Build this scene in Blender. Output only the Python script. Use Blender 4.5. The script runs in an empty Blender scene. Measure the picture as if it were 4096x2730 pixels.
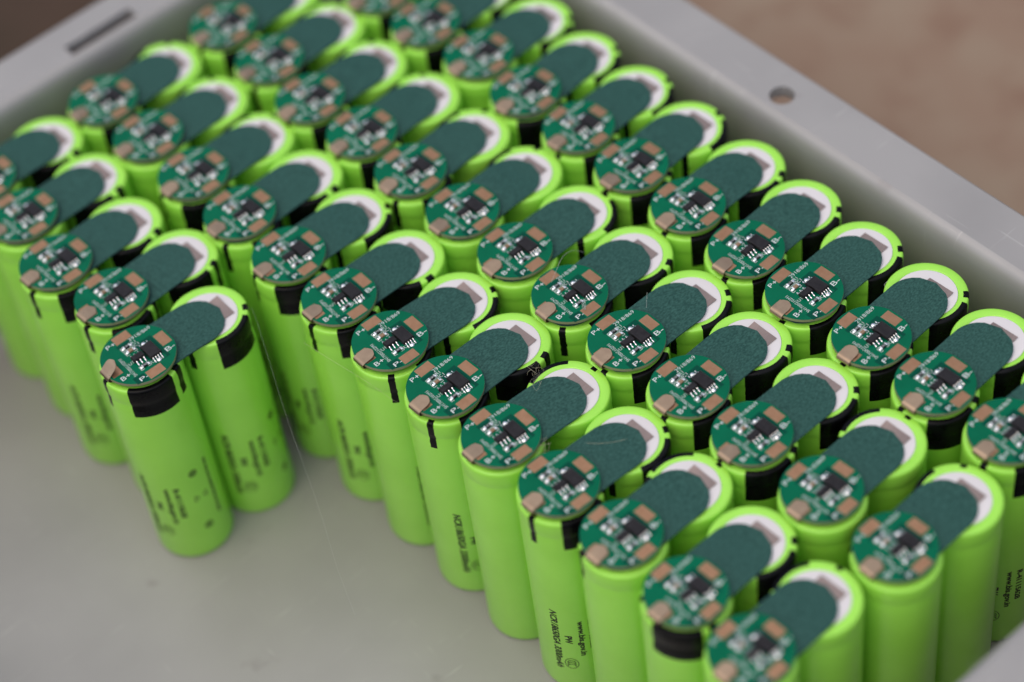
import bpy, math, random
from mathutils import Vector, Matrix
from mathutils.geometry import tessellate_polygon

random.seed(7)
MM = 0.001
D2R = math.radians
sc = bpy.context.scene
col = sc.collection

# ------------------------------------------------------------------ camera
cam = bpy.data.cameras.new("camera")
cam_ob = bpy.data.objects.new("camera", cam)
col.objects.link(cam_ob)
R_ = Vector((0.9885994, -0.1135203, -0.0989162))
U_ = Vector((0.1505699, 0.7453425, 0.6494561))
F_ = Vector((0.0, 0.6569457, -0.7539379))
m = Matrix.Identity(4)
for i in range(3):
    m[i][0], m[i][1], m[i][2] = R_[i], U_[i], -F_[i]
m[0][3], m[1][3], m[2][3] = -20.0 * MM, -300.0 * MM, 449.58 * MM
cam_ob.matrix_world = m
cam.sensor_width = 36.0
cam.lens = 82.478
cam.clip_start = 0.02
cam.clip_end = 60.0
cam.dof.use_dof = True
cam.dof.focus_distance = 0.509
cam.dof.aperture_fstop = 5.1
sc.camera = cam_ob

# ------------------------------------------------------------------ sky, sun, exposure
SUN_EL, SUN_AZ = 68.0, 218.0           # degrees; azimuth counter-clockwise from +X
w = bpy.data.worlds.new("World")
sc.world = w
w.use_nodes = True
nt = w.node_tree
bg = nt.nodes["Background"]
sky = nt.nodes.new("ShaderNodeTexSky")
sky.sky_type = 'NISHITA'
sky.sun_disc = False
sky.sun_elevation = D2R(SUN_EL)
sky.sun_rotation = D2R(90.0 - SUN_AZ)
sky.air_density = 1.0
sky.dust_density = 5.0
sky.ozone_density = 1.0
hs = nt.nodes.new("ShaderNodeHueSaturation")
hs.inputs["Saturation"].default_value = 1.15
nt.links.new(sky.outputs[0], hs.inputs["Color"])
nt.links.new(hs.outputs[0], bg.inputs[0])
bg.inputs[1].default_value = 0.135
sun = bpy.data.lights.new("sun", 'SUN')
sun.energy = 1.65
sun.angle = D2R(130.0)
sun.color = (1.0, 0.99, 0.98)
sun_ob = bpy.data.objects.new("sun", sun)
col.objects.link(sun_ob)
d = Vector((math.cos(D2R(SUN_EL)) * math.cos(D2R(SUN_AZ)), math.cos(D2R(SUN_EL)) * math.sin(D2R(SUN_AZ)), math.sin(D2R(SUN_EL))))
sun_ob.rotation_euler = d.to_track_quat('Z', 'Y').to_euler()
sun_ob.location = d * 2
sc.view_settings.view_transform = 'Standard'
sc.view_settings.look = 'None'
sc.view_settings.exposure = -0.07
sc.view_settings.gamma = 1.0
sc.cycles.use_denoising = True

# ------------------------------------------------------------------ materials
def mat(name, rgb, rough=0.5, metal=0.0, spec=0.5, coat=0.0):
    mt = bpy.data.materials.new(name)
    mt.use_nodes = True
    b = mt.node_tree.nodes["Principled BSDF"]
    b.inputs["Base Color"].default_value = (*rgb, 1)
    b.inputs["Roughness"].default_value = rough
    b.inputs["Metallic"].default_value = metal
    b.inputs["Specular IOR Level"].default_value = spec
    b.inputs["Coat Weight"].default_value = coat
    return mt

def noise_mix(mt, rgb2, scale, lo=0.35, hi=0.65, detail=4.0, bump=0.0, bump_scale=None, rough_var=0.0, stretch=None, amount=1.0):
    """second colour mixed in by object-space noise, optional bump and roughness variation"""
    n = mt.node_tree.nodes
    l = mt.node_tree.links
    b = n["Principled BSDF"]
    tc = n.new("ShaderNodeTexCoord")
    src = tc.outputs["Object"]
    if stretch:
        mp = n.new("ShaderNodeMapping")
        mp.inputs["Scale"].default_value = stretch
        l.new(src, mp.inputs[0])
        src = mp.outputs[0]
    oi = n.new("ShaderNodeObjectInfo")
    ad = n.new("ShaderNodeVectorMath")
    ad.operation = 'ADD'
    l.new(src, ad.inputs[0])
    l.new(oi.outputs["Random"], ad.inputs[1])
    src = ad.outputs[0]
    t = n.new("ShaderNodeTexNoise")
    t.inputs["Scale"].default_value = scale
    t.inputs["Detail"].default_value = detail
    l.new(src, t.inputs["Vector"])
    r = n.new("ShaderNodeMapRange")
    r.inputs["From Min"].default_value = lo
    r.inputs["From Max"].default_value = hi
    r.inputs["To Max"].default_value = amount
    l.new(t.outputs[0], r.inputs["Value"])
    mx = n.new("ShaderNodeMix")
    mx.data_type = 'RGBA'
    cur = b.inputs["Base Color"]
    if cur.is_linked:
        l.new(cur.links[0].from_socket, mx.inputs["A"])
    else:
        mx.inputs["A"].default_value = cur.default_value
    mx.inputs["B"].default_value = (*rgb2, 1)
    l.new(r.outputs[0], mx.inputs["Factor"])
    l.new(mx.outputs["Result"], cur)
    if bump:
        t2 = n.new("ShaderNodeTexNoise")
        t2.inputs["Scale"].default_value = bump_scale or scale
        t2.inputs["Detail"].default_value = 3
        l.new(src, t2.inputs["Vector"])
        bp = n.new("ShaderNodeBump")
        bp.inputs["Strength"].default_value = bump
        bp.inputs["Distance"].default_value = 0.0002
        l.new(t2.outputs[0], bp.inputs["Height"])
        l.new(bp.outputs[0], b.inputs["Normal"])
    if rough_var:
        base = b.inputs["Roughness"].default_value
        r2 = n.new("ShaderNodeMapRange")
        r2.inputs["To Min"].default_value = base - rough_var
        r2.inputs["To Max"].default_value = base + rough_var
        l.new(t.outputs[0], r2.inputs["Value"])
        l.new(r2.outputs[0], b.inputs["Roughness"])
    return mt

M = {}
M['wrap'] = noise_mix(mat('green_wrap', (0.325, 0.72, 0.072), 0.31, spec=0.55), (0.30, 0.68, 0.062), 90, bump=0.05, bump_scale=260, rough_var=0.06)
M['black'] = noise_mix(mat('black_print', (0.002, 0.002, 0.002), 0.28, spec=0.12), (0.005, 0.005, 0.0055), 300, rough_var=0.06)
M['white'] = mat('white_insulator', (0.66, 0.63, 0.62), 0.6)
M['nickel'] = noise_mix(mat('nickel', (0.36, 0.275, 0.24), 0.42, 0.85), (0.31, 0.235, 0.205), 500, rough_var=0.07, stretch=(1, 12, 1), bump=0.04, bump_scale=600)
M['paper'] = noise_mix(mat('fish_paper', (0.009, 0.046, 0.037), 0.55, spec=0.25), (0.034, 0.108, 0.086), 1500, 0.36, 0.74, 6.0, bump=0.12, bump_scale=2200, stretch=(1.0, 1.7, 1))
M['paper_edge'] = mat('fish_paper_edge', (0.012, 0.045, 0.045), 0.8)
M['mask'] = noise_mix(mat('solder_mask', (0.0003, 0.120, 0.057), 0.2, spec=0.08), (0.0003, 0.102, 0.048), 160)
M['mask_dark'] = mat('solder_mask_over_bare_board', (0.0003, 0.058, 0.034), 0.2, spec=0.08)
M['board'] = mat('board_edge', (0.22, 0.22, 0.12), 0.7)
M['silk'] = mat('silkscreen', (0.55, 0.60, 0.58), 0.6)
M['copper'] = noise_mix(mat('copper_pad', (0.43, 0.235, 0.13), 0.36, 0.8), (0.385, 0.205, 0.11), 700, rough_var=0.06, bump=0.05, bump_scale=900)
M['tabmetal'] = noise_mix(mat('plated_tab', (0.39, 0.28, 0.185), 0.3, 0.9), (0.34, 0.24, 0.16), 500, rough_var=0.06, bump=0.05, bump_scale=800)
M['chip'] = noise_mix(mat('chip_resin', (0.010, 0.008, 0.009), 0.45, spec=0.25), (0.018, 0.016, 0.017), 900, bump=0.1, bump_scale=1500)
M['mark'] = mat('chip_marking', (0.06, 0.055, 0.055), 0.6)
M['solder'] = mat('solder', (0.90, 0.88, 0.85), 0.12, 1.0)
M['ceramic'] = mat('ceramic_brown', (0.24, 0.15, 0.085), 0.45)
M['ink'] = mat('printed_ink', (0.004, 0.005, 0.003), 0.5)
M['thread'] = mat('thread', (0.50, 0.52, 0.47), 0.5)
M['thread_tan'] = mat('thread_tan', (0.55, 0.50, 0.34), 0.5)
M['tray'] = noise_mix(mat('grey_plastic', (0.294, 0.282, 0.266), 0.40, spec=1.0), (0.245, 0.235, 0.222), 22, 0.38, 0.66, 6.0, bump=0.03, bump_scale=350, rough_var=0.08)
noise_mix(M['tray'], (0.17, 0.15, 0.14), 110, 0.68, 0.80, 2.0, amount=0.6)
noise_mix(M['tray'], (0.42, 0.40, 0.38), 60, 0.68, 0.76, 3.0, stretch=(1, 14, 1), amount=0.5)
noise_mix(M['tray'], (0.42, 0.40, 0.38), 75, 0.70, 0.76, 3.0, stretch=(16, 1, 1), amount=0.4)
M['ground'] = noise_mix(mat('brown_ground', (0.243, 0.170, 0.122), 0.85, spec=0.1), (0.262, 0.200, 0.145), 38, 0.42, 0.70, 4.0)
noise_mix(M['ground'], (0.205, 0.128, 0.09), 60, 0.5, 0.75, 3.0)
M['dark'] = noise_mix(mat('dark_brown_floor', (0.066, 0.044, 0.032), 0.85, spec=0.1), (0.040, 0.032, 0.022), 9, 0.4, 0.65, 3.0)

# ------------------------------------------------------------------ mesh helper (all lengths in millimetres)
class MB:
    def __init__(self):
        self.v, self.f, self.m, self.s = [], [], [], []
    def add(self, vs, fs, mi=0, smooth=False):
        o = len(self.v)
        self.v += [tuple(p) for p in vs]
        for f in fs:
            self.f.append([o + i for i in f])
            self.m.append(mi)
            self.s.append(smooth)
    def lathe(self, prof, n=64, a0=0.0, a1=360.0, mi=0, smooth=True, cap=False):
        full = abs(a1 - a0 - 360) < 1e-6
        k = n if full else n + 1
        vs = []
        for r, z in prof:
            for i in range(k):
                a = D2R(a0 + (a1 - a0) * i / n)
                vs.append((r * math.cos(a), r * math.sin(a), z))
        fs = []
        for j in range(len(prof) - 1):
            for i in range(n):
                i2 = (i + 1) % k
                fs.append([j * k + i, j * k + i2, (j + 1) * k + i2, (j + 1) * k + i])
        if cap:
            fs.append(list(range(k))[::-1])
            fs.append([(len(prof) - 1) * k + i for i in range(k)])
        self.add(vs, fs, mi, smooth)
    def box(self, cx, cy, z0, sx, sy, h, ch=0.0, mi=0, mtop=None, taper=0.0):
        x, y = sx / 2, sy / 2
        t = taper
        vs = [(cx - x, cy - y, z0), (cx + x, cy - y, z0), (cx + x, cy + y, z0), (cx - x, cy + y, z0)]
        zt = z0 + h
        vs += [(cx - x + t, cy - y + t, zt - ch), (cx + x - t, cy - y + t, zt - ch), (cx + x - t, cy + y - t, zt - ch), (cx - x + t, cy + y - t, zt - ch)]
        c = t + ch
        vs += [(cx - x + c, cy - y + c, zt), (cx + x - c, cy - y + c, zt), (cx + x - c, cy + y - c, zt), (cx - x + c, cy + y - c, zt)]
        q = [[3, 2, 1, 0]]
        for a in range(4):
            b = (a + 1) % 4
            q.append([a, b, 4 + b, 4 + a])
            q.append([4 + a, 4 + b, 8 + b, 8 + a])
        self.add(vs, q, mi)
        self.add([vs[8], vs[9], vs[10], vs[11]], [[0, 1, 2, 3]], mi if mtop is None else mtop)
    def prism(self, loops, z0, z1, mi=0, mside=None, ztop=None):
        """flat plate with holes; loops[0] is the outline; ztop(x,y) may warp the plate"""
        pts = [p for lp in loops for p in lp]
        tris = tessellate_polygon([[Vector((p[0], p[1], 0)) for p in lp] for lp in loops])
        def up(t):
            a, b, c = [pts[i] for i in t]
            return (b[0] - a[0]) * (c[1] - a[1]) - (b[1] - a[1]) * (c[0] - a[0]) > 0
        tris = [list(t) if up(t) else list(t)[::-1] for t in tris]
        dz = (lambda x, y: 0.0) if ztop is None else ztop
        def up(t):
            a, b, c = [pts[i] for i in t]
            return (b[0] - a[0]) * (c[1] - a[1]) - (b[1] - a[1]) * (c[0] - a[0]) > 0
        tris = [list(t) if up(t) else list(t)[::-1] for t in tris]
        self.add([(x, y, z1 + dz(x, y)) for x, y in pts], tris, mi)
        self.add([(x, y, z0 + dz(x, y)) for x, y in pts], [t[::-1] for t in tris], mi)
        for li, lp in enumerate(loops):
            area = sum(lp[i - 1][0] * lp[i][1] - lp[i][0] * lp[i - 1][1] for i in range(len(lp)))
            ccw = (area > 0) == (li == 0)
            n = len(lp)
            vs = [(x, y, z0 + dz(x, y)) for x, y in lp] + [(x, y, z1 + dz(x, y)) for x, y in lp]
            fs = [[i, (i + 1) % n, n + (i + 1) % n, n + i] for i in range(n)]
            self.add(vs, fs if ccw else [f[::-1] for f in fs], mi if mside is None else mside, False)
    def tube(self, pts, rad, n=6, mi=0):
        pts = [Vector(p) for p in pts]
        vs = []
        for i, p in enumerate(pts):
            t = (pts[min(i + 1, len(pts) - 1)] - pts[max(i - 1, 0)]).normalized()
            a = t.orthogonal().normalized()
            b = t.cross(a)
            for k in range(n):
                an = 2 * math.pi * k / n
                vs.append(p + (a * math.cos(an) + b * math.sin(an)) * rad)
        fs = []
        for i in range(len(pts) - 1):
            for k in range(n):
                k2 = (k + 1) % n
                fs.append([i * n + k, i * n + k2, (i + 1) * n + k2, (i + 1) * n + k])
        self.add(vs, fs, mi, True)
    def blob(self, cx, cy, z0, rx, ry, h, mi=0, n=10, rings=4):
        vs = []
        for j in range(rings):
            a = math.pi / 2 * j / rings
            for i in range(n):
                t = 2 * math.pi * i / n
                vs.append((cx + rx * math.cos(a) * math.cos(t), cy + ry * math.cos(a) * math.sin(t), z0 + h * math.sin(a)))
        vs.append((cx, cy, z0 + h))
        fs = []
        for j in range(rings - 1):
            for i in range(n):
                i2 = (i + 1) % n
                fs.append([j * n + i, j * n + i2, (j + 1) * n + i2, (j + 1) * n + i])
        for i in range(n):
            fs.append([(rings - 1) * n + i, (rings - 1) * n + (i + 1) % n, len(vs) - 1])
        self.add(vs, fs, mi, True)
    def mesh(self, name, mats):
        me = bpy.data.meshes.new(name)
        me.from_pydata([(x * MM, y * MM, z * MM) for x, y, z in self.v], [], self.f)
        for k in mats:
            me.materials.append(M[k])
        me.polygons.foreach_set("material_index", self.m)
        me.polygons.foreach_set("use_smooth", self.s)
        me.update()
        return me

def link(name, data, parent=None, loc=(0, 0, 0), rz=0.0, label=None):
    o = bpy.data.objects.new(name, data)
    col.objects.link(o)
    o.location = [c * MM for c in loc]
    o.rotation_euler = (0, 0, rz)
    if parent:
        o.parent = parent
    if label:
        o['label'] = label
    return o

def tag(o, label=None, cat=None, group=None, kind=None):
    if label: o['label'] = label
    if cat: o['category'] = cat
    if group: o['group'] = group
    if kind: o['kind'] = kind
    return o

# text outlines as plain polygons: list of (verts, faces) in millimetres, origin at the left baseline, height = cap height
_txt = {}
def text_mesh(s, height, length=None, shear=0.0, bold=0.0):
    key = (s, height, length, shear, bold)
    if key in _txt:
        return _txt[key]
    cu = bpy.data.curves.new("t", 'FONT')
    cu.body = s
    cu.size = 1.0
    cu.shear = shear
    cu.offset = bold
    cu.resolution_u = 3
    o = bpy.data.objects.new("t", cu)
    col.objects.link(o)
    bpy.context.view_layer.update()
    me = bpy.data.meshes.new_from_object(o.evaluated_get(bpy.context.evaluated_depsgraph_get()))
    vs = [tuple(v.co) for v in me.vertices]
    fs = [list(p.vertices) for p in me.polygons]
    bpy.data.objects.remove(o)
    bpy.data.curves.remove(cu)
    bpy.data.meshes.remove(me)
    ky = height / 0.70
    x0 = min(v[0] for v in vs)
    x1 = max(v[0] for v in vs)
    kx = ky if length is None else length / (x1 - x0)
    vs = [((v[0] - x0) * kx, v[1] * ky) for v in vs]
    _txt[key] = (vs, fs)
    return _txt[key]

def flat_text(mb, s, x, y, z, height, length=None, rot=0.0, mi=0, bold=-0.008):
    vs, fs = text_mesh(s, height, length, 0.0, bold)
    c, sn = math.cos(D2R(rot)), math.sin(D2R(rot))
    mb.add([(x + c * a - sn * b, y + sn * a + c * b, z) for a, b in vs], fs, mi)

# ------------------------------------------------------------------ the setting: ground, tray
TRAY_A = D2R(34.9)
mb = MB()
n = 24
mb.add([(-4000 + 8000 * i / n, -4000 + 8000 * j / n, 0) for j in range(n + 1) for i in range(n + 1)],
       [[j * (n + 1) + i, j * (n + 1) + i + 1, (j + 1) * (n + 1) + i + 1, (j + 1) * (n + 1) + i] for j in range(n) for i in range(n)])
ground = link('ground', mb.mesh('ground', ['ground']), loc=(0, 0, -9))
tag(ground, 'brown speckled ground under and around the grey tray', kind='structure')
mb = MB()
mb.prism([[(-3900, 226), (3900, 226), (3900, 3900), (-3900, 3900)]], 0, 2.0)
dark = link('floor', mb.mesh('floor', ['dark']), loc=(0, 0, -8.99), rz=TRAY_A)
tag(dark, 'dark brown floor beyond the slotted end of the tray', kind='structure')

tray = link('storage_tray', None, rz=TRAY_A)
tag(tray, 'grey plastic tray with a flat rim, one slot and one round hole', 'tray')
UI, UJ, VI, VJ = -152.0, 91.3, -84.0, 187.4        # inner faces of the walls
def rrect(dd, rc, n=10):
    x0, x1, y0, y1 = UI - dd, UJ + dd, VI - dd, VJ + dd
    pts = []
    for cx, cy, a in ((x1 - rc, y1 - rc, 0), (x0 + rc, y1 - rc, 90), (x0 + rc, y0 + rc, 180), (x1 - rc, y0 + rc, 270)):
        for i in range(n + 1):
            t = D2R(a + 90 * i / n)
            pts.append((cx + rc * math.cos(t), cy + rc * math.sin(t)))
    return pts
RIM = 65.2
prof = [(-7, 0), (-4.5, 0.15), (-2.6, 0.8), (-1.3, 2.2), (-0.8, 4.5), (-0.4, 20), (-0.1, 40), (0.0, 57), (0.02, 60.5), (0.1, 62.0), (0.35, 63.2), (0.85, 64.25), (1.6, 64.95), (2.6, RIM)]
mb = MB()
loops = [rrect(dd, 14 + dd) for dd, z in prof]
k = len(loops[0])
vs = [(x, y, z) for (dd, z), lp in zip(prof, loops) for x, y in lp]
fs = [[j * k + i, j * k + (i + 1) % k, (j + 1) * k + (i + 1) % k, (j + 1) * k + i] for j in range(len(prof) - 1) for i in range(k)]
mb.add(vs, [f[::-1] for f in fs], 0, True)
link('tray_wall', mb.mesh('tray_wall', ['tray']), tray)
mb = MB()
outp = [(4.0, RIM - 3.2), (3.2, RIM - 3.5), (2.6, RIM - 6), (1.2, -5), (0.2, -8.5), (-6, -9.0)]
loops = [rrect(dd, 14 + dd) for dd, z in outp]
vs = [(x, y, z) for (dd, z), lp in zip(outp, loops) for x, y in lp]
fs = [[j * k + i, j * k + (i + 1) % k, (j + 1) * k + (i + 1) % k, (j + 1) * k + i] for j in range(len(outp) - 1) for i in range(k)]
mb.add(vs, [f[::-1] for f in fs], 0, True)
link('outer_wall', mb.mesh('outer_wall', ['tray']), tray)
mb = MB()
mb.prism([rrect(-6.9, 7.1)], -2.5, 0.0)
link('tray_floor', mb.mesh('tray_floor', ['tray']), tray)
# rim plate: corner and side quads, with a round hole and a slot let into two of the sides
def ring_quads(mb, outer, inner, z0, z1):
    """plate between two loops of equal length, with top, bottom and the wall of the opening"""
    n = len(outer)
    vs = [(x, y, z1) for x, y in outer] + [(x, y, z1) for x, y in inner] + [(x, y, z0) for x, y in outer] + [(x, y, z0) for x, y in inner]
    fs = []
    for i in range(n):
        j = (i + 1) % n
        fs += [[i, j, n + j, n + i], [2 * n + j, 2 * n + i, 3 * n + i, 3 * n + j], [n + i, n + j, 3 * n + j, 3 * n + i]]
    mb.add(vs, fs, 0)
def on_box(px, py, cx, cy, hx, hy):
    dx, dy = px - cx, py - cy
    k = min(hx / abs(dx) if dx else 1e9, hy / abs(dy) if dy else 1e9)
    return (cx + dx * k, cy + dy * k)
def slab(mb, x0, x1, y0, y1, z0, z1):
    mb.add([(x0, y0, z1), (x1, y0, z1), (x1, y1, z1), (x0, y1, z1), (x0, y0, z0), (x1, y0, z0), (x1, y1, z0), (x0, y1, z0)], [[0, 1, 2, 3], [7, 6, 5, 4]], 0)
mb = MB()
DI, DO, ZT, ZU = 2.6, 15.0, RIM, RIM - 3.2
inner, o1 = rrect(DI, 16.6), rrect(DO, 29.0)
n1 = len(inner)
for c in range(4):
    for i in range(c * 11, c * 11 + 10):
        a_, b_, c_, d_ = inner[i], o1[i], o1[i + 1], inner[i + 1]
        mb.add([(*p, ZT) for p in (a_, b_, c_, d_)] + [(*p, ZU) for p in (a_, b_, c_, d_)], [[0, 1, 2, 3], [7, 6, 5, 4]], 0)
xa, xb, ya, yb = UI + 14, UJ - 14, VI + 14, VJ - 14
slab(mb, UI - DO, UI - DI, ya, yb, ZU, ZT)
slab(mb, xa, xb, VI - DO, VI - DI, ZU, ZT)
hx, hy = 98.2, 50.9                      # the round hole
rx0, rx1 = UJ + DI, UJ + DO
slab(mb, rx0, rx1, ya, hy - 6, ZU, ZT)
slab(mb, rx0, rx1, hy + 6, yb, ZU, ZT)
bx, by0 = (rx0 + rx1) / 2, (rx1 - rx0) / 2
angs = [2 * math.pi * (i + 0.5) / 40 for i in range(40)]
corner = [(rx1, hy + 6), (rx0, hy + 6), (rx0, hy - 6), (rx1, hy - 6)]
def with_corners(angles, cx, cy, hole_pt, box):
    x0, x1, y0, y1 = box
    cs = [math.atan2(y - cy, x - cx) % (2 * math.pi) for x, y in ((x1, y1), (x0, y1), (x0, y0), (x1, y0))]
    al = sorted(set([round(a % (2 * math.pi), 6) for a in angles] + [round(a, 6) for a in cs]))
    outer, inn = [], []
    for a in al:
        ux, uy = math.cos(a), math.sin(a)
        kx = ((x1 - cx) / ux if ux > 1e-9 else (x0 - cx) / ux if ux < -1e-9 else 1e9)
        ky = ((y1 - cy) / uy if uy > 1e-9 else (y0 - cy) / uy if uy < -1e-9 else 1e9)
        k = min(kx, ky)
        outer.append((cx + ux * k, cy + uy * k))
        inn.append(hole_pt(a))
    return outer, inn
ring_quads(mb, *with_corners(angs, hx, hy, lambda a: (hx + 3.05 * math.cos(a), hy + 3.05 * math.sin(a)), (rx0, rx1, hy - 6, hy + 6)), ZU, ZT)
sx0, sx1, sy0, sy1 = -10.4, 9.6, 190.6, 194.7     # the slot
scx, scy = (sx0 + sx1) / 2, (sy0 + sy1) / 2
ry0, ry1 = VJ + DI, VJ + DO
slab(mb, xa, sx0 - 5, ry0, ry1, ZU, ZT)
slab(mb, sx1 + 5, xb, ry0, ry1, ZU, ZT)
def slot_pt(a):
    ux, uy = math.cos(a), math.sin(a)
    k = min((sx1 - scx) / abs(ux) if abs(ux) > 1e-9 else 1e9, (sy1 - scy) / abs(uy) if abs(uy) > 1e-9 else 1e9)
    return (scx + ux * k, scy + uy * k)
cs = [math.atan2(sgy * (sy1 - scy), sgx * (sx1 - scx)) for sgx in (-1, 1) for sgy in (-1, 1)]
ring_quads(mb, *with_corners(cs + [2 * math.pi * (i + 0.5) / 24 for i in range(24)], scx, scy, slot_pt, (sx0 - 5, sx1 + 5, ry0, ry1)), ZU, ZT)
kk = len(o1)
vs = [(x, y, RIM) for x, y in o1] + [(x, y, RIM - 0.15) for x, y in rrect(DO + 0.35, 29.35)] + [(x, y, RIM - 0.5) for x, y in rrect(DO + 0.5, 29.5)] + [(x, y, ZU) for x, y in rrect(DO + 0.5, 29.5)] + [(x, y, ZU) for x, y in o1]
mb.add(vs, [[j * kk + i, (j + 1) * kk + i, (j + 1) * kk + (i + 1) % kk, j * kk + (i + 1) % kk] for j in range(4) for i in range(kk)], 0, True)
link('rim', mb.mesh('rim', ['tray']), tray)

# ------------------------------------------------------------------ battery pack parts (shared meshes)
RC, HC = 9.25, 62.5
prof_cell = [(0, 0.1), (7.9, 0.0), (8.7, 0.12), (9.1, 0.5), (RC, 1.2), (RC, 54.8), (RC - 0.05, 56.2), (RC - 0.16, 57.3), (RC - 0.16, 57.7),
             (RC - 0.05, 58.4), (RC + 0.02, 59.1), (RC, 60.9), (RC - 0.02, 61.7), (RC - 0.09, 62.1), (RC - 0.23, 62.38), (RC - 0.45, HC), (8.0, HC), (7.2, HC - 0.02), (6.95, HC - 0.08), (6.84, HC - 0.3)]
mb = MB()
mb.lathe(prof_cell, 72)
mb.add([(6.84 * math.cos(2 * math.pi * i / 72), 6.84 * math.sin(2 * math.pi * i / 72), HC - 0.3) for i in range(72)], [list(range(72))])
ME_CELL = mb.mesh('battery_cell', ['wrap'])
mb = MB()
mb.lathe([(6.84, HC - 0.29), (6.80, HC - 0.06), (6.7, HC - 0.02), (0.01, HC - 0.02)], 64, mi=0)
ME_RING = mb.mesh('white_insulator_disc', ['white'])

def patch(name, a0, a1, zb, seed, jag=0.0):
    rnd = random.Random(seed)
    e = 0.025
    pr = [(7.95, HC + e), (RC - 0.45, HC + e), (RC - 0.23 + e * .7, 62.38 + e * .7), (RC - 0.09 + e, 62.1 + e * .5), (RC - 0.02 + e, 61.7), (RC + e, 60.9), (RC + 0.02 + e, 59.1),
          (RC - 0.05 + e, 58.4), (RC - 0.16 + e, 57.7), (RC - 0.16 + e, 57.3), (RC - 0.05 + e, 56.2), (RC + e, 55.2), (RC + e, zb)]
    n = max(3, int((a1 - a0) / 4))
    mb = MB()
    vs = []
    for r, z in pr:
        j0, j1 = rnd.uniform(-jag, jag), rnd.uniform(-jag, jag)
        for i in range(n + 1):
            a = D2R(a0 + j0 + (a1 + j1 - a0 - j0) * i / n)
            vs.append((r * math.cos(a), r * math.sin(a), z))
    fs = [[j * (n + 1) + i, (j + 1) * (n + 1) + i, (j + 1) * (n + 1) + i + 1, j * (n + 1) + i + 1] for j in range(len(pr) - 1) for i in range(n)]
    mb.add(vs, fs, 0, True)
    return mb.mesh(name, ['black'])
ME_BAR = patch('black_bar', -4.8, 4.8, 54.3, 1, 0.45)
ME_BLOCK = patch('black_block', 42, 111, 53.9, 2, 0.25)
ME_BAR2 = patch('black_bar', 121, 133.5, 54.6, 3, 0.6)

# printing bent round the cell: text x runs down the cell, text y runs round it counter-clockwise
def bent(mb, vs, fs, az, ztop, rr=RC + 0.045):
    mb.add([(rr * math.cos(D2R(az) + b / RC), rr * math.sin(D2R(az) + b / RC), ztop - a) for a, b in vs], fs, 0)
def arc_band(cx, cy, rx, ry, a0, a1, wd, n=22):
    vs, fs = [], []
    for i in range(n + 1):
        t = D2R(a0 + (a1 - a0) * i / n)
        vs += [(cx + (rx - wd) * math.cos(t), cy + (ry - wd) * math.sin(t)), (cx + rx * math.cos(t), cy + ry * math.sin(t))]
        if i: fs.append([2 * i - 2, 2 * i - 1, 2 * i + 1, 2 * i])
    return vs, fs
mb = MB()
bent(mb, *text_mesh('NCR18650GA 3300mAh', 1.62, 22.4, 0.28, 0.032), 8.2, 30.7)
bent(mb, *text_mesh('PW', 1.5, 3.0, 0.0, 0.04), 26.2, 21.7)
bent(mb, *text_mesh('www.bis.gov.in', 1.35, 13.3, 0.0, 0.035), 45.5, 27.3)
bent(mb, *text_mesh('R-41115628', 1.25, 10.9, 0.0, 0.04), 59.5, 27.0)
bent(mb, *arc_band(0, 0, 2.0, 1.62, 0, 360, 0.17), 30.5, 10.85)
for dx in (-0.7, 0.0, 0.7):
    bent(mb, *arc_band(dx + 0.25, 0, 0.75, 1.0, 75, 285, 0.2, 12), 30.5, 10.85)
for (px, py, sx, sy) in ((0, -1.6, 1.9, .25), (0, 1.6, 1.9, .25), (-.9, 0, .25, 3.0), (.9, 0, .25, 3.0), (0, 0, .6, 2.2)):
    bent(mb, [(px - sx / 2, py - sy / 2), (px + sx / 2, py - sy / 2), (px + sx / 2, py + sy / 2), (px - sx / 2, py + sy / 2)], [[0, 1, 2, 3]], 96, 21.2)
for zz in (30.1, 10.5):
    bent(mb, *arc_band(0, 0, 1.1, 1.1, 0, 360, 0.35, 16), 94, zz)
    bent(mb, *arc_band(0, 0, 0.5, 0.5, 0, 360, 0.45, 10), 94, zz)
rnd = random.Random(5)
px = 0.0
while px < 20.5:
    wd = rnd.uniform(0.35, 0.9)
    hh = rnd.uniform(0.7, 1.0)
    bent(mb, [(px, 0), (px + wd, 0), (px + wd, hh), (px, hh)], [[0, 1, 2, 3]], 116, 31.8)
    px += wd + rnd.uniform(0.2, 0.45)
ME_PRINT = mb.mesh('printed_text', ['ink'])

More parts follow.
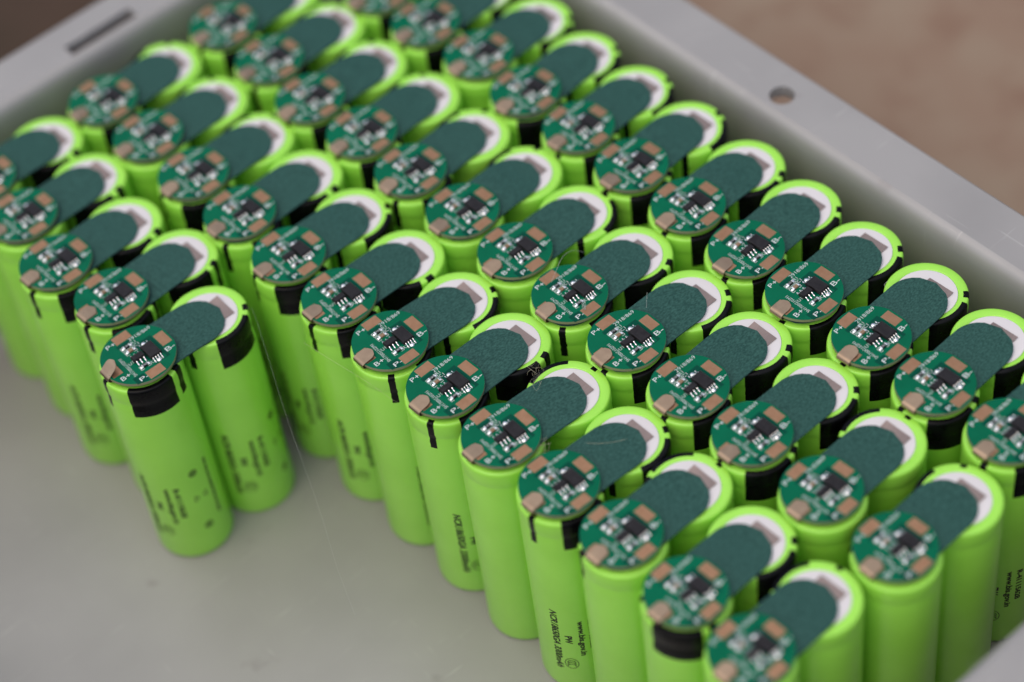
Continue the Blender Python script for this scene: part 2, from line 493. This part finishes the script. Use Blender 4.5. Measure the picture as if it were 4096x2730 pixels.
# insulating paper strip between the two cells
def strip_mesh(bend, tilt):
    mb = MB()
    r, xa, xb = 6.8, -1.0, 14.95
    pts = [(xb + r * math.cos(D2R(a)), r * math.sin(D2R(a))) for a in range(-90, 91, 9)]
    pts += [(xa + r * math.cos(D2R(a)), r * math.sin(D2R(a))) for a in range(90, 271, 9)]
    lo = lambda x, y: 0.0
    # a grid so that the strip can bend: slices across x
    xs = [xa - r + (xb - xa + 2 * r) * i / 28 for i in range(29)]
    vs, vb = [], []
    for x in xs:
        if x < xa: hw = math.sqrt(max(r * r - (xa - x) ** 2, 0.0))
        elif x > xb: hw = math.sqrt(max(r * r - (x - xb) ** 2, 0.0))
        else: hw = r
        for j in range(9):
            t = -1 + 2 * j / 8
            y = hw * math.sin(t * math.pi / 2)
            z = 62.86 + bend * math.sin(math.pi * min(max((x + 2) / 20, 0), 1)) + tilt * (x - 10) / 10 - 0.012 * abs(y) ** 1.5 * 0.25
            vs.append((x, y, z + 0.32))
            vb.append((x, y, z))
    fs = [[i * 9 + j, (i + 1) * 9 + j, (i + 1) * 9 + j + 1, i * 9 + j + 1] for i in range(28) for j in range(8)]
    mb.add(vs, fs, 0, True)
    mb.add(vb, [f[::-1] for f in fs], 1, True)
    nn = len(vs)
    loop = [i * 9 for i in range(29)] + [i * 9 + 8 for i in range(28, -1, -1)]
    q = [[loop[a], nn + loop[a], nn + loop[(a + 1) % len(loop)], loop[(a + 1) % len(loop)]] for a in range(len(loop))]
    mb.add(vs + vb, [x[::-1] for x in q], 1, False)
    return mb.mesh('paper_strip', ['paper', 'paper_edge'])
ME_STRIP = [strip_mesh(0.25, 0.0), strip_mesh(0.45, 0.12), strip_mesh(0.1, 0.2)]

# nickel strip welded to the ring cell, its end showing past the paper
def nickel_mesh(xe, corner):
    mb = MB()
    g = []
    xs = [3.0, 9.0, 14.0, 18.7, 20.5, 21.6, 22.4, xe]
    ys = [-3.75, -2.5, 0, 2.1, 2.85]
    def z(x, y):
        c = max(0.0, (x - 20.0) / 3.0)
        return 62.62 + corner * c * c * (1.0 if y > 0 else -0.3) * abs(y) / 3.4 + 0.05 * c
    top = [(x, y, z(x, y) + 0.15) for x in xs for y in ys]
    bot = [(x, y, z(x, y)) for x in xs for y in ys]
    k = len(ys)
    fs = [[i * k + j, (i + 1) * k + j, (i + 1) * k + j + 1, i * k + j + 1] for i in range(len(xs) - 1) for j in range(k - 1)]
    mb.add(top, fs, 0, True)
    mb.add(bot, [f[::-1] for f in fs], 0, True)
    loop = [i * k for i in range(len(xs))] + [(len(xs) - 1) * k + j for j in range(1, k)] + [i * k + k - 1 for i in range(len(xs) - 2, -1, -1)] + [j for j in range(k - 2, 0, -1)]
    nn = len(top)
    mb.add(top + bot, [[loop[a], nn + loop[a], nn + loop[(a + 1) % len(loop)], loop[(a + 1) % len(loop)]][::-1] for a in range(len(loop))], 0)
    return mb.mesh('nickel_strip', ['nickel'])
ME_NICKEL = [nickel_mesh(23.1, 0.0), nickel_mesh(23.5, 0.25), nickel_mesh(22.8, -0.15)]

# circuit board
ZB0, ZB = 64.12, 64.88
rb = 8.53
outl = []
for i in range(72):
    a = 2 * math.pi * i / 72
    outl.append((min(rb * math.cos(a), 8.32), rb * math.sin(a)))
mb = MB()
mb.prism([outl], ZB0, ZB, 0, 1)
for quad in ([(-2.55, 4.2), (1.1, 4.25), (1.15, 5.2), (-2.5, 5.2)],
             [(1.25, 0.8), (5.15, 0.8), (5.15, 2.85), (1.25, 2.85)],
             [(4.35, -5.0), (5.2, -5.0), (5.2, 0.8), (4.35, 0.8)],
             [(1.3, -5.2), (5.2, -5.2), (5.2, -5.0), (1.3, -5.0)],
             [(0.65, -3.0), (1.25, -3.0), (1.25, 2.85), (0.65, 2.85)],
             [(-5.0, -7.2), (-2.25, -7.9), (-2.25, -5.3), (-5.0, -5.0)]):
    mb.add([(x, y, ZB + 0.012) for x, y in quad], [[0, 1, 2, 3]], 2)
ME_BOARD = mb.mesh('circuit_board', ['mask', 'board', 'mask_dark'])

def pad_mesh(sx, sy):
    mb = MB()
    mb.box(0, 0, ZB - 0.02, sx, sy, 0.065, 0.02)
    return mb.mesh('contact_pad', ['copper'])
ME_PADX, ME_PADY = pad_mesh(4.05, 2.5), pad_mesh(2.5, 4.05)
PADS = [(ME_PADX, 0.0, 6.75), (ME_PADX, 0.08, -6.75), (ME_PADY, 6.62, 0.0), (ME_PADY, -6.62, 0.05)]

# silkscreen lettering and component outlines
mb = MB()
ZS = ZB + 0.03
flat_text(mb, '2918/869', 0.75, 4.45, ZS, 0.95, 5.7)
flat_text(mb, 'R1', 0.72, 3.35, ZS, 0.85)
flat_text(mb, 'C1', 0.82, 2.3, ZS, 0.85)
flat_text(mb, 'U1', -3.2, -1.5, ZS, 0.85)
flat_text(mb, 'R2', 0.55, -4.5, ZS, 0.9)
flat_text(mb, 'SH1700G102M1', -3.45, -4.95, ZS, 0.82, 6.7, 90)
flat_text(mb, 'P+', -4.25, 5.85, ZS, 1.15, 2.3, 0, 0, 0.0)
flat_text(mb, 'B-', 5.15, -4.0, ZS, 1.25, 2.3, 0, 0, 0.0)
flat_text(mb, 'B+', -6.85, -4.1, ZS, 1.25, 2.4, 0, 0, 0.0)
flat_text(mb, 'P-', -3.9, -7.1, ZS, 1.15, 2.2, 0, 0, 0.0)
def outline(x0, x1, y0, y1, gaps):
    wd = 0.1
    for side in 'lrbt':
        segs = {'l': [(x0, y0, x0 + wd, y1)], 'r': [(x1 - wd, y0, x1, y1)],
                'b': [(x0, y0, x1, y0 + wd)], 't': [(x0, y1 - wd, x1, y1)]}[side]
        for a, b, c, e in segs:
            if side in gaps:
                if side in 'bt':
                    q = (c - a) * 0.3
                    parts = [(a, b, a + q, e), (c - q, b, c, e)]
                else:
                    parts = []
            else:
                parts = [(a, b, c, e)]
            for a2, b2, c2, e2 in parts:
                mb.add([(a2, b2, ZS), (c2, b2, ZS), (c2, e2, ZS), (a2, e2, ZS)], [[0, 1, 2, 3]], 0)
outline(-2.15, 0.72, 2.86, 4.12, '')
outline(-2.1, 0.72, 1.22, 2.7, 'b')
outline(-2.12, 0.6, -4.55, -3.25, 'bt')
flat_text(mb, '101', -1.05, 3.25, ZB + 0.515, 0.5, 0.85)
flat_text(mb, '102', -1.1, -4.12, ZB + 0.515, 0.5, 0.85)
ME_SILK = mb.mesh('lettering', ['silk'])

def passive(name, cx, cy, body):
    mb = MB()
    mb.box(cx, cy, ZB + 0.04, 1.25, 0.82, 0.46, 0.05, 0)
    for s in (-1, 1):
        mb.box(cx + s * 0.68, cy, ZB + 0.03, 0.34, 0.84, 0.47, 0.08, 1)
        mb.blob(cx + s * 1.0, cy, ZB + 0.0, 0.42, 0.44, 0.36, 1)
    return mb.mesh(name, [body, 'solder'])
ME_R1 = passive('resistor', -0.66, 3.5, 'chip')
ME_C1 = passive('capacitor', -0.64, 1.95, 'ceramic')
ME_R2 = passive('resistor', -0.7, -3.88, 'chip')

def chip_mesh(cx, cy, sx, sy, h, pitch, npin, pw, reach, merged=False):
    mb = MB()
    mb.box(cx, cy, ZB + 0.12, sx, sy, h * 0.5, 0.0, 0, taper=-0.06)
    mb.box(cx, cy, ZB + 0.12 + h * 0.5, sx + 0.12, sy + 0.12, h * 0.5, 0.07, 0, taper=0.1)
    for s in (-1, 1):
        for i in range(npin):
            px = cx + (i - (npin - 1) / 2) * pitch
            y0 = cy + s * (sy / 2 - 0.05)
            y3 = cy + s * (sy / 2 + reach)
            path = [(y0, h * 0.55), (y0 + s * 0.32, h * 0.55), (y0 + s * 0.52, h * 0.40), (y0 + s * 0.62, 0.22), (y0 + s * 0.8, 0.1), (y3, 0.08)]
            vs = []
            for y, z in path:
                for x, dz in ((-pw / 2, 0), (-pw / 2 * 0.7, 0.12), (pw / 2 * 0.7, 0.12), (pw / 2, 0)):
                    vs.append((px + x, y, ZB + z + dz))
            fs = [[j * 4 + q, j * 4 + q + 1, (j + 1) * 4 + q + 1, (j + 1) * 4 + q] for j in range(len(path) - 1) for q in range(3)]
            if s > 0: fs = [f[::-1] for f in fs]
            mb.add(vs, [f[::-1] for f in fs], 1, True)
            mb.blob(px, y3 - s * 0.2, ZB, pw * 0.62, 0.36, 0.2, 1, 8, 3)
        if merged:
            mb.blob(cx, cy + s * (sy / 2 + reach - 0.25), ZB, 0.62, 0.62, 0.3, 1, 12, 4)
    return mb.mesh('chip', ['chip', 'solder'])
ME_BIG = chip_mesh(2.6, -1.45, 2.85, 4.3, 0.95, 0.65, 4, 0.25, 1.2, True)
ME_SMALL = chip_mesh(-0.62, -1.05, 2.85, 1.55, 0.95, 0.95, 3, 0.34, 0.95)

# folded metal tab over the edge of the board
def tab_mesh(lift, yc=0.05):
    path = [(-4.5, 63.35), (-7.6, 63.4), (-8.5, 63.55), (-8.95, 63.95), (-9.02, 64.4), (-8.85, 64.9), (-8.45, 65.12)]
    L = 3.6
    for i in range(1, 9):
        t = L * i / 8
        a = D2R(lift)
        path.append((-8.45 + t * math.cos(a), 65.12 + t * math.sin(a) - 0.1 * (t / L) * (1 if lift < 5 else 0)))
    mb = MB()
    top, bot = [], []
    for i, (x, z) in enumerate(path):
        p0 = path[max(i - 1, 0)]
        p1 = path[min(i + 1, len(path) - 1)]
        tx, tz = p1[0] - p0[0], p1[1] - p0[1]
        ln = math.hypot(tx, tz)
        nx, nz = -tz / ln, tx / ln
        if i < 3: pass
        hw = 1.72
        k = i - 6
        if k > 0:
            t = L * k / 8
            rem = L - t
            if rem < 1.7: hw = math.sqrt(max(1.72 ** 2 - (1.7 - rem) ** 2, 0.01))
        for j in range(7):
            y = yc + hw * (-1 + 2 * j / 6)
            top.append((x + nx * 0.06, y, z + nz * 0.06))
            bot.append((x - nx * 0.06, y, z - nz * 0.06))
    n = len(path)
    fs = [[i * 7 + j, (i + 1) * 7 + j, (i + 1) * 7 + j + 1, i * 7 + j + 1] for i in range(n - 1) for j in range(6)]
    mb.add(top, fs, 0, True)
    mb.add(bot, [f[::-1] for f in fs], 0, True)
    loop = [i * 7 for i in range(n)] + [(n - 1) * 7 + j for j in range(1, 7)] + [i * 7 + 6 for i in range(n - 2, -1, -1)] + [j for j in range(5, 0, -1)]
    mb.add(top + bot, [[loop[a], n * 7 + loop[a], n * 7 + loop[(a + 1) % len(loop)], loop[(a + 1) % len(loop)]][::-1] for a in range(len(loop))], 0)
    return mb.mesh('metal_tab', ['tabmetal'])
ME_TAB = [tab_mesh(0.5), tab_mesh(4.0, 0.25), tab_mesh(7.0, -0.1)]
ME_TAB_UP = tab_mesh(38.0, 0.1)

# ------------------------------------------------------------------ the packs: name, x, y (mm), heading, wrap turn of each cell (degrees)
PACKS = [
('A1',-102.27,48.01,33.9,209,239),('A2',-107.93,66.53,36.8,224,210),('A3',-120.91,80.01,36.1,227,208),('A4',-129.22,96.87,36.1,21,200),('A5',-139.86,112.04,35.7,18,200),
('B1',16.62,-52.13,36.1,25,47),('B2',6.48,-36.34,36.1,171,224),('B3',-3.79,-20.27,36.1,63,31),('B4',-14.83,-5.03,33.9,222,240),('B5',-25.49,10.13,33.3,19,40),
('B6',-35.72,25.65,36.1,242,199),('B7',-46.40,40.92,33.2,265,247),('B8',-56.87,56.35,33.6,220,179),('B9',-67.45,71.69,35.6,202,243),('B10',-77.76,86.84,36.1,241,195),
('B11',-88.40,102.22,36.1,204,57),('B12',-99.04,117.60,36.1,25,87),('B13',-110.22,133.00,36.1,225,83),
('C1',49.25,-33.54,36.1,34,69),('C2',37.80,-16.82,37.6,21,39),('C3',26.67,-0.01,35.5,206,222),('C4',15.55,15.59,36.1,224,211),('C5',4.58,30.80,34.1,226,236),
('C6',-5.75,46.42,34.9,250,207),('C7',-16.08,61.71,35.5,28,267),('C8',-26.68,76.95,36.1,22,61),('C9',-37.18,92.25,36.1,238,63),('C10',-47.68,107.55,36.1,218,84),
('C11',-59.42,122.16,36.1,225,83),('C12',-68.69,138.56,36.1,240,66),('C13',-79.43,153.71,36.3,222,81),
('D1',77.92,-9.08,36.1,223,215),('D2',66.37,6.02,36.1,204,216),('D3',55.82,21.56,37.4,216,219),('D4',44.66,36.86,36.7,224,225),('D5',34.35,52.21,37.8,228,218),
('D6',24.10,67.97,36.1,222,207),('D7',13.53,83.17,37.5,216,256),('D8',3.23,98.17,37.5,226,247),('D9',-7.57,113.04,37.5,205,240),('D10',-17.47,128.71,36.1,24,228),
('D11',-29.22,143.31,36.1,221,235),('D12',-39.89,158.38,36.1,223,231)]
ORD = ['', 'nearest', 'second', 'third', 'fourth', 'fifth', 'sixth', 'seventh', 'eighth', 'ninth', 'tenth']
ROW = {'A': 'short row on the bare floor', 'B': 'long row facing the bare floor',
       'C': 'middle long row', 'D': 'row by the holed tray wall'}
GRP = {'A': 'battery packs of the short row', 'B': 'battery packs of the row facing the bare floor', 'C': 'battery packs of the middle row', 'D': 'battery packs along the holed wall'}
LEN = {'A': 5, 'B': 13, 'C': 13, 'D': 12}
def pack_label(r, i):
    sp = {'A1': 'battery pack with its metal tab lifted up, standing alone nearest in the short row',
          'B2': 'battery pack with a black block under its board, second from near in the long row',
          'B1': 'blurred battery pack cut by the lower picture edge, nearest in the long row'}
    if r + str(i) in sp: return sp[r + str(i)]
    far = LEN[r] + 1 - i
    if i == 1: return 'green pack at the near end of the ' + ROW[r]
    if far == 1: return 'green pack at the far end of the ' + ROW[r]
    if i <= far: return 'green pack, ' + ORD[i] + ' from the near end of the ' + ROW[r]
    return 'green pack, ' + ORD[far] + ' from the far end of the ' + ROW[r]

PRINTED = {'A1': 3, 'A2': 3, 'A3': 3, 'A4': 2, 'B4': 1, 'B6': 1, 'B7': 1, 'B8': 1, 'B9': 1, 'D1': 1, 'B10': 1, 'B2': 0, 'B3': 0}
rnd = random.Random(21)
for nm, x, y, th, f0, f1 in PACKS:
    r, i = nm[0], int(nm[1:])
    root = link('battery_pack', None, None, (x, y, 0.02), D2R(th))
    tag(root, pack_label(r, i), 'battery pack', GRP[r])
    pr = PRINTED.get(nm, 0)
    for side, (cx, ph) in enumerate(((0.0, f0), (18.7, f1))):
        c = link('battery_cell', ME_CELL, root, (cx, 0, 0), D2R(ph - th))
        link('black_bar', ME_BAR, c)
        link('black_block', ME_BLOCK, c)
        link('black_bar', ME_BAR2, c)
        if side == 1:
            link('insulator_disc', ME_RING, c)
        if pr & (1 << side):
            link('printed_text', ME_PRINT, c)
    k = rnd.randrange(3)
    nk = link('nickel_strip', ME_NICKEL[rnd.randrange(3)], root, (0, rnd.uniform(-0.35, 0.2), 0))
    nk.location.x += rnd.uniform(-0.35, 0.25) * MM
    nk.rotation_euler.z = D2R(rnd.uniform(-1.2, 1.2))
    st = link('paper_strip', ME_STRIP[k], root, (0, 0, 0))
    st.rotation_euler.z = D2R(rnd.uniform(-1.8, 1.8))
    st.rotation_euler.x = D2R(rnd.uniform(-0.25, 0.25))
    bd = link('circuit_board', ME_BOARD, root)
    bd.rotation_euler = (D2R(rnd.uniform(-0.35, 0.35)), 0, 0)
    link('metal_tab', ME_TAB_UP if nm == 'A1' else ME_TAB[rnd.randrange(3)], root, label='metal tab bent up off its pad' if nm == 'A1' else None)
    for me, px, py in PADS:
        link('contact_pad', me, bd, (px, py, 0))
    link('lettering', ME_SILK, bd)
    link('chip', ME_BIG, bd, label='larger black chip')
    link('chip', ME_SMALL, bd, label='smaller black chip with six pins')
    link('resistor', ME_R1, bd)
    link('capacitor', ME_C1, bd)
    link('resistor', ME_R2, bd)

# ------------------------------------------------------------------ loose threads and lint
CAM = Vector((-20.0, -300.0, 449.58))
FPX = 9384.18
def at(px, py, z):
    dv = F_ + R_ * ((px - 2048) / FPX) - U_ * ((py - 1365) / FPX)
    return CAM + dv * ((z - CAM.z) / dv.z)
def spline(pts, n=8):
    pts = [Vector(p) for p in pts]
    out = []
    for i in range(len(pts) - 1):
        p0, p1, p2, p3 = pts[max(i - 1, 0)], pts[i], pts[i + 1], pts[min(i + 2, len(pts) - 1)]
        for k in range(n):
            t = k / n
            out.append(0.5 * ((2 * p1) + (p2 - p0) * t + (2 * p0 - 5 * p1 + 4 * p2 - p3) * t * t + (3 * p1 - p0 - 3 * p2 + p3) * t ** 3))
    out.append(pts[-1])
    return out
def thread(label, pts, rad, mk='thread', name='thread', cat='thread'):
    mb = MB()
    mb.tube(spline([at(*p) for p in pts]), rad, 5)
    tag(link(name, mb.mesh(name, [mk])), label, cat)
thread('long pale thread stretched from a cell top out over the bare tray floor',
       [(985, 1232, 62.6), (1012, 1245, 63.0), (1060, 1390, 60), (1150, 1680, 53), (1275, 2030, 43), (1345, 2260, 36), (1420, 2460, 28.5)], 0.010)
thread('fine hair hanging across the bar of the third board from the floor edge',
       [(1215, 1372, 63), (1340, 1450, 62), (1470, 1530, 61), (1570, 1600, 59.5), (1590, 1605, 58)], 0.016, 'thread_tan')
thread('thin hair arching over a board of the middle row',
       [(2205, 1130, 65.2), (2222, 1090, 67), (2250, 1030, 68), (2290, 1003, 66), (2335, 1010, 63.4)], 0.03)
thread('straight pale hair lying on the paper strip of the nearest in-focus pack',
       [(2300, 1768, 63.5), (2380, 1775, 63.6), (2450, 1770, 63.6), (2505, 1757, 63.5)], 0.022, 'thread_tan')
thread('pale thread crossing the shaded corner by the near tray rim', [(3870, 2668, 62), (3980, 2612, 62), (4120, 2550, 63)], 0.03)
thread('short hair lying across a paper strip beside its circuit board', [(2588, 1170, 63.5), (2586, 1220, 63.6), (2585, 1250, 63.5)], 0.025)
thread('curled hair at the rim of the third cell by the holed wall', [(3552, 1125, 64), (3538, 1138, 64), (3542, 1150, 63.4), (3552, 1158, 62.8)], 0.03)
mb = MB()
rl = random.Random(3)
for q in range(7):
    cx, cy = 2140 + rl.uniform(-18, 22), 1490 + rl.uniform(-40, 60)
    pts = []
    a = rl.uniform(0, 6.28)
    for j in range(7):
        a += rl.uniform(0.5, 1.3)
        rr = rl.uniform(10, 30)
        pts.append(at(cx + rr * math.cos(a), cy + rr * 0.8 * math.sin(a), 63.6 + rl.uniform(0, 2.2)))
    mb.tube(spline(pts, 6), 0.015, 5)
tag(link('lint', mb.mesh('lint', ['thread_tan'])), 'tangle of curled tan lint caught between two packs on the paper strip', 'lint')
mb = MB()
for q in range(9):
    pts = []
    cx, cy = 2225 + rl.uniform(-20, 20), 1140 + rl.uniform(60, 110)
    for j in range(4):
        pts.append(at(2335 + rl.uniform(-9, 9), 1228 + rl.uniform(-14, 14), 65.1 + rl.uniform(0, 0.5)))
    mb.tube(spline(pts, 5), 0.02, 4)
tag(link('lint', mb.mesh('lint', ['thread'])), 'small white puff of lint on a board beside its pad', 'lint')
mb = MB()
for q in range(10):
    pts = []
    for j in range(4):
        pts.append(at(2160 + rl.uniform(-45, 45), 1780 + rl.uniform(-35, 35), 62.5 + rl.uniform(-3, 3)))
    mb.tube(spline(pts, 5), 0.03, 4)
tag(link('lint', mb.mesh('lint', ['thread_tan'])), 'wisp of tan lint in the dark gap behind a board', 'lint')
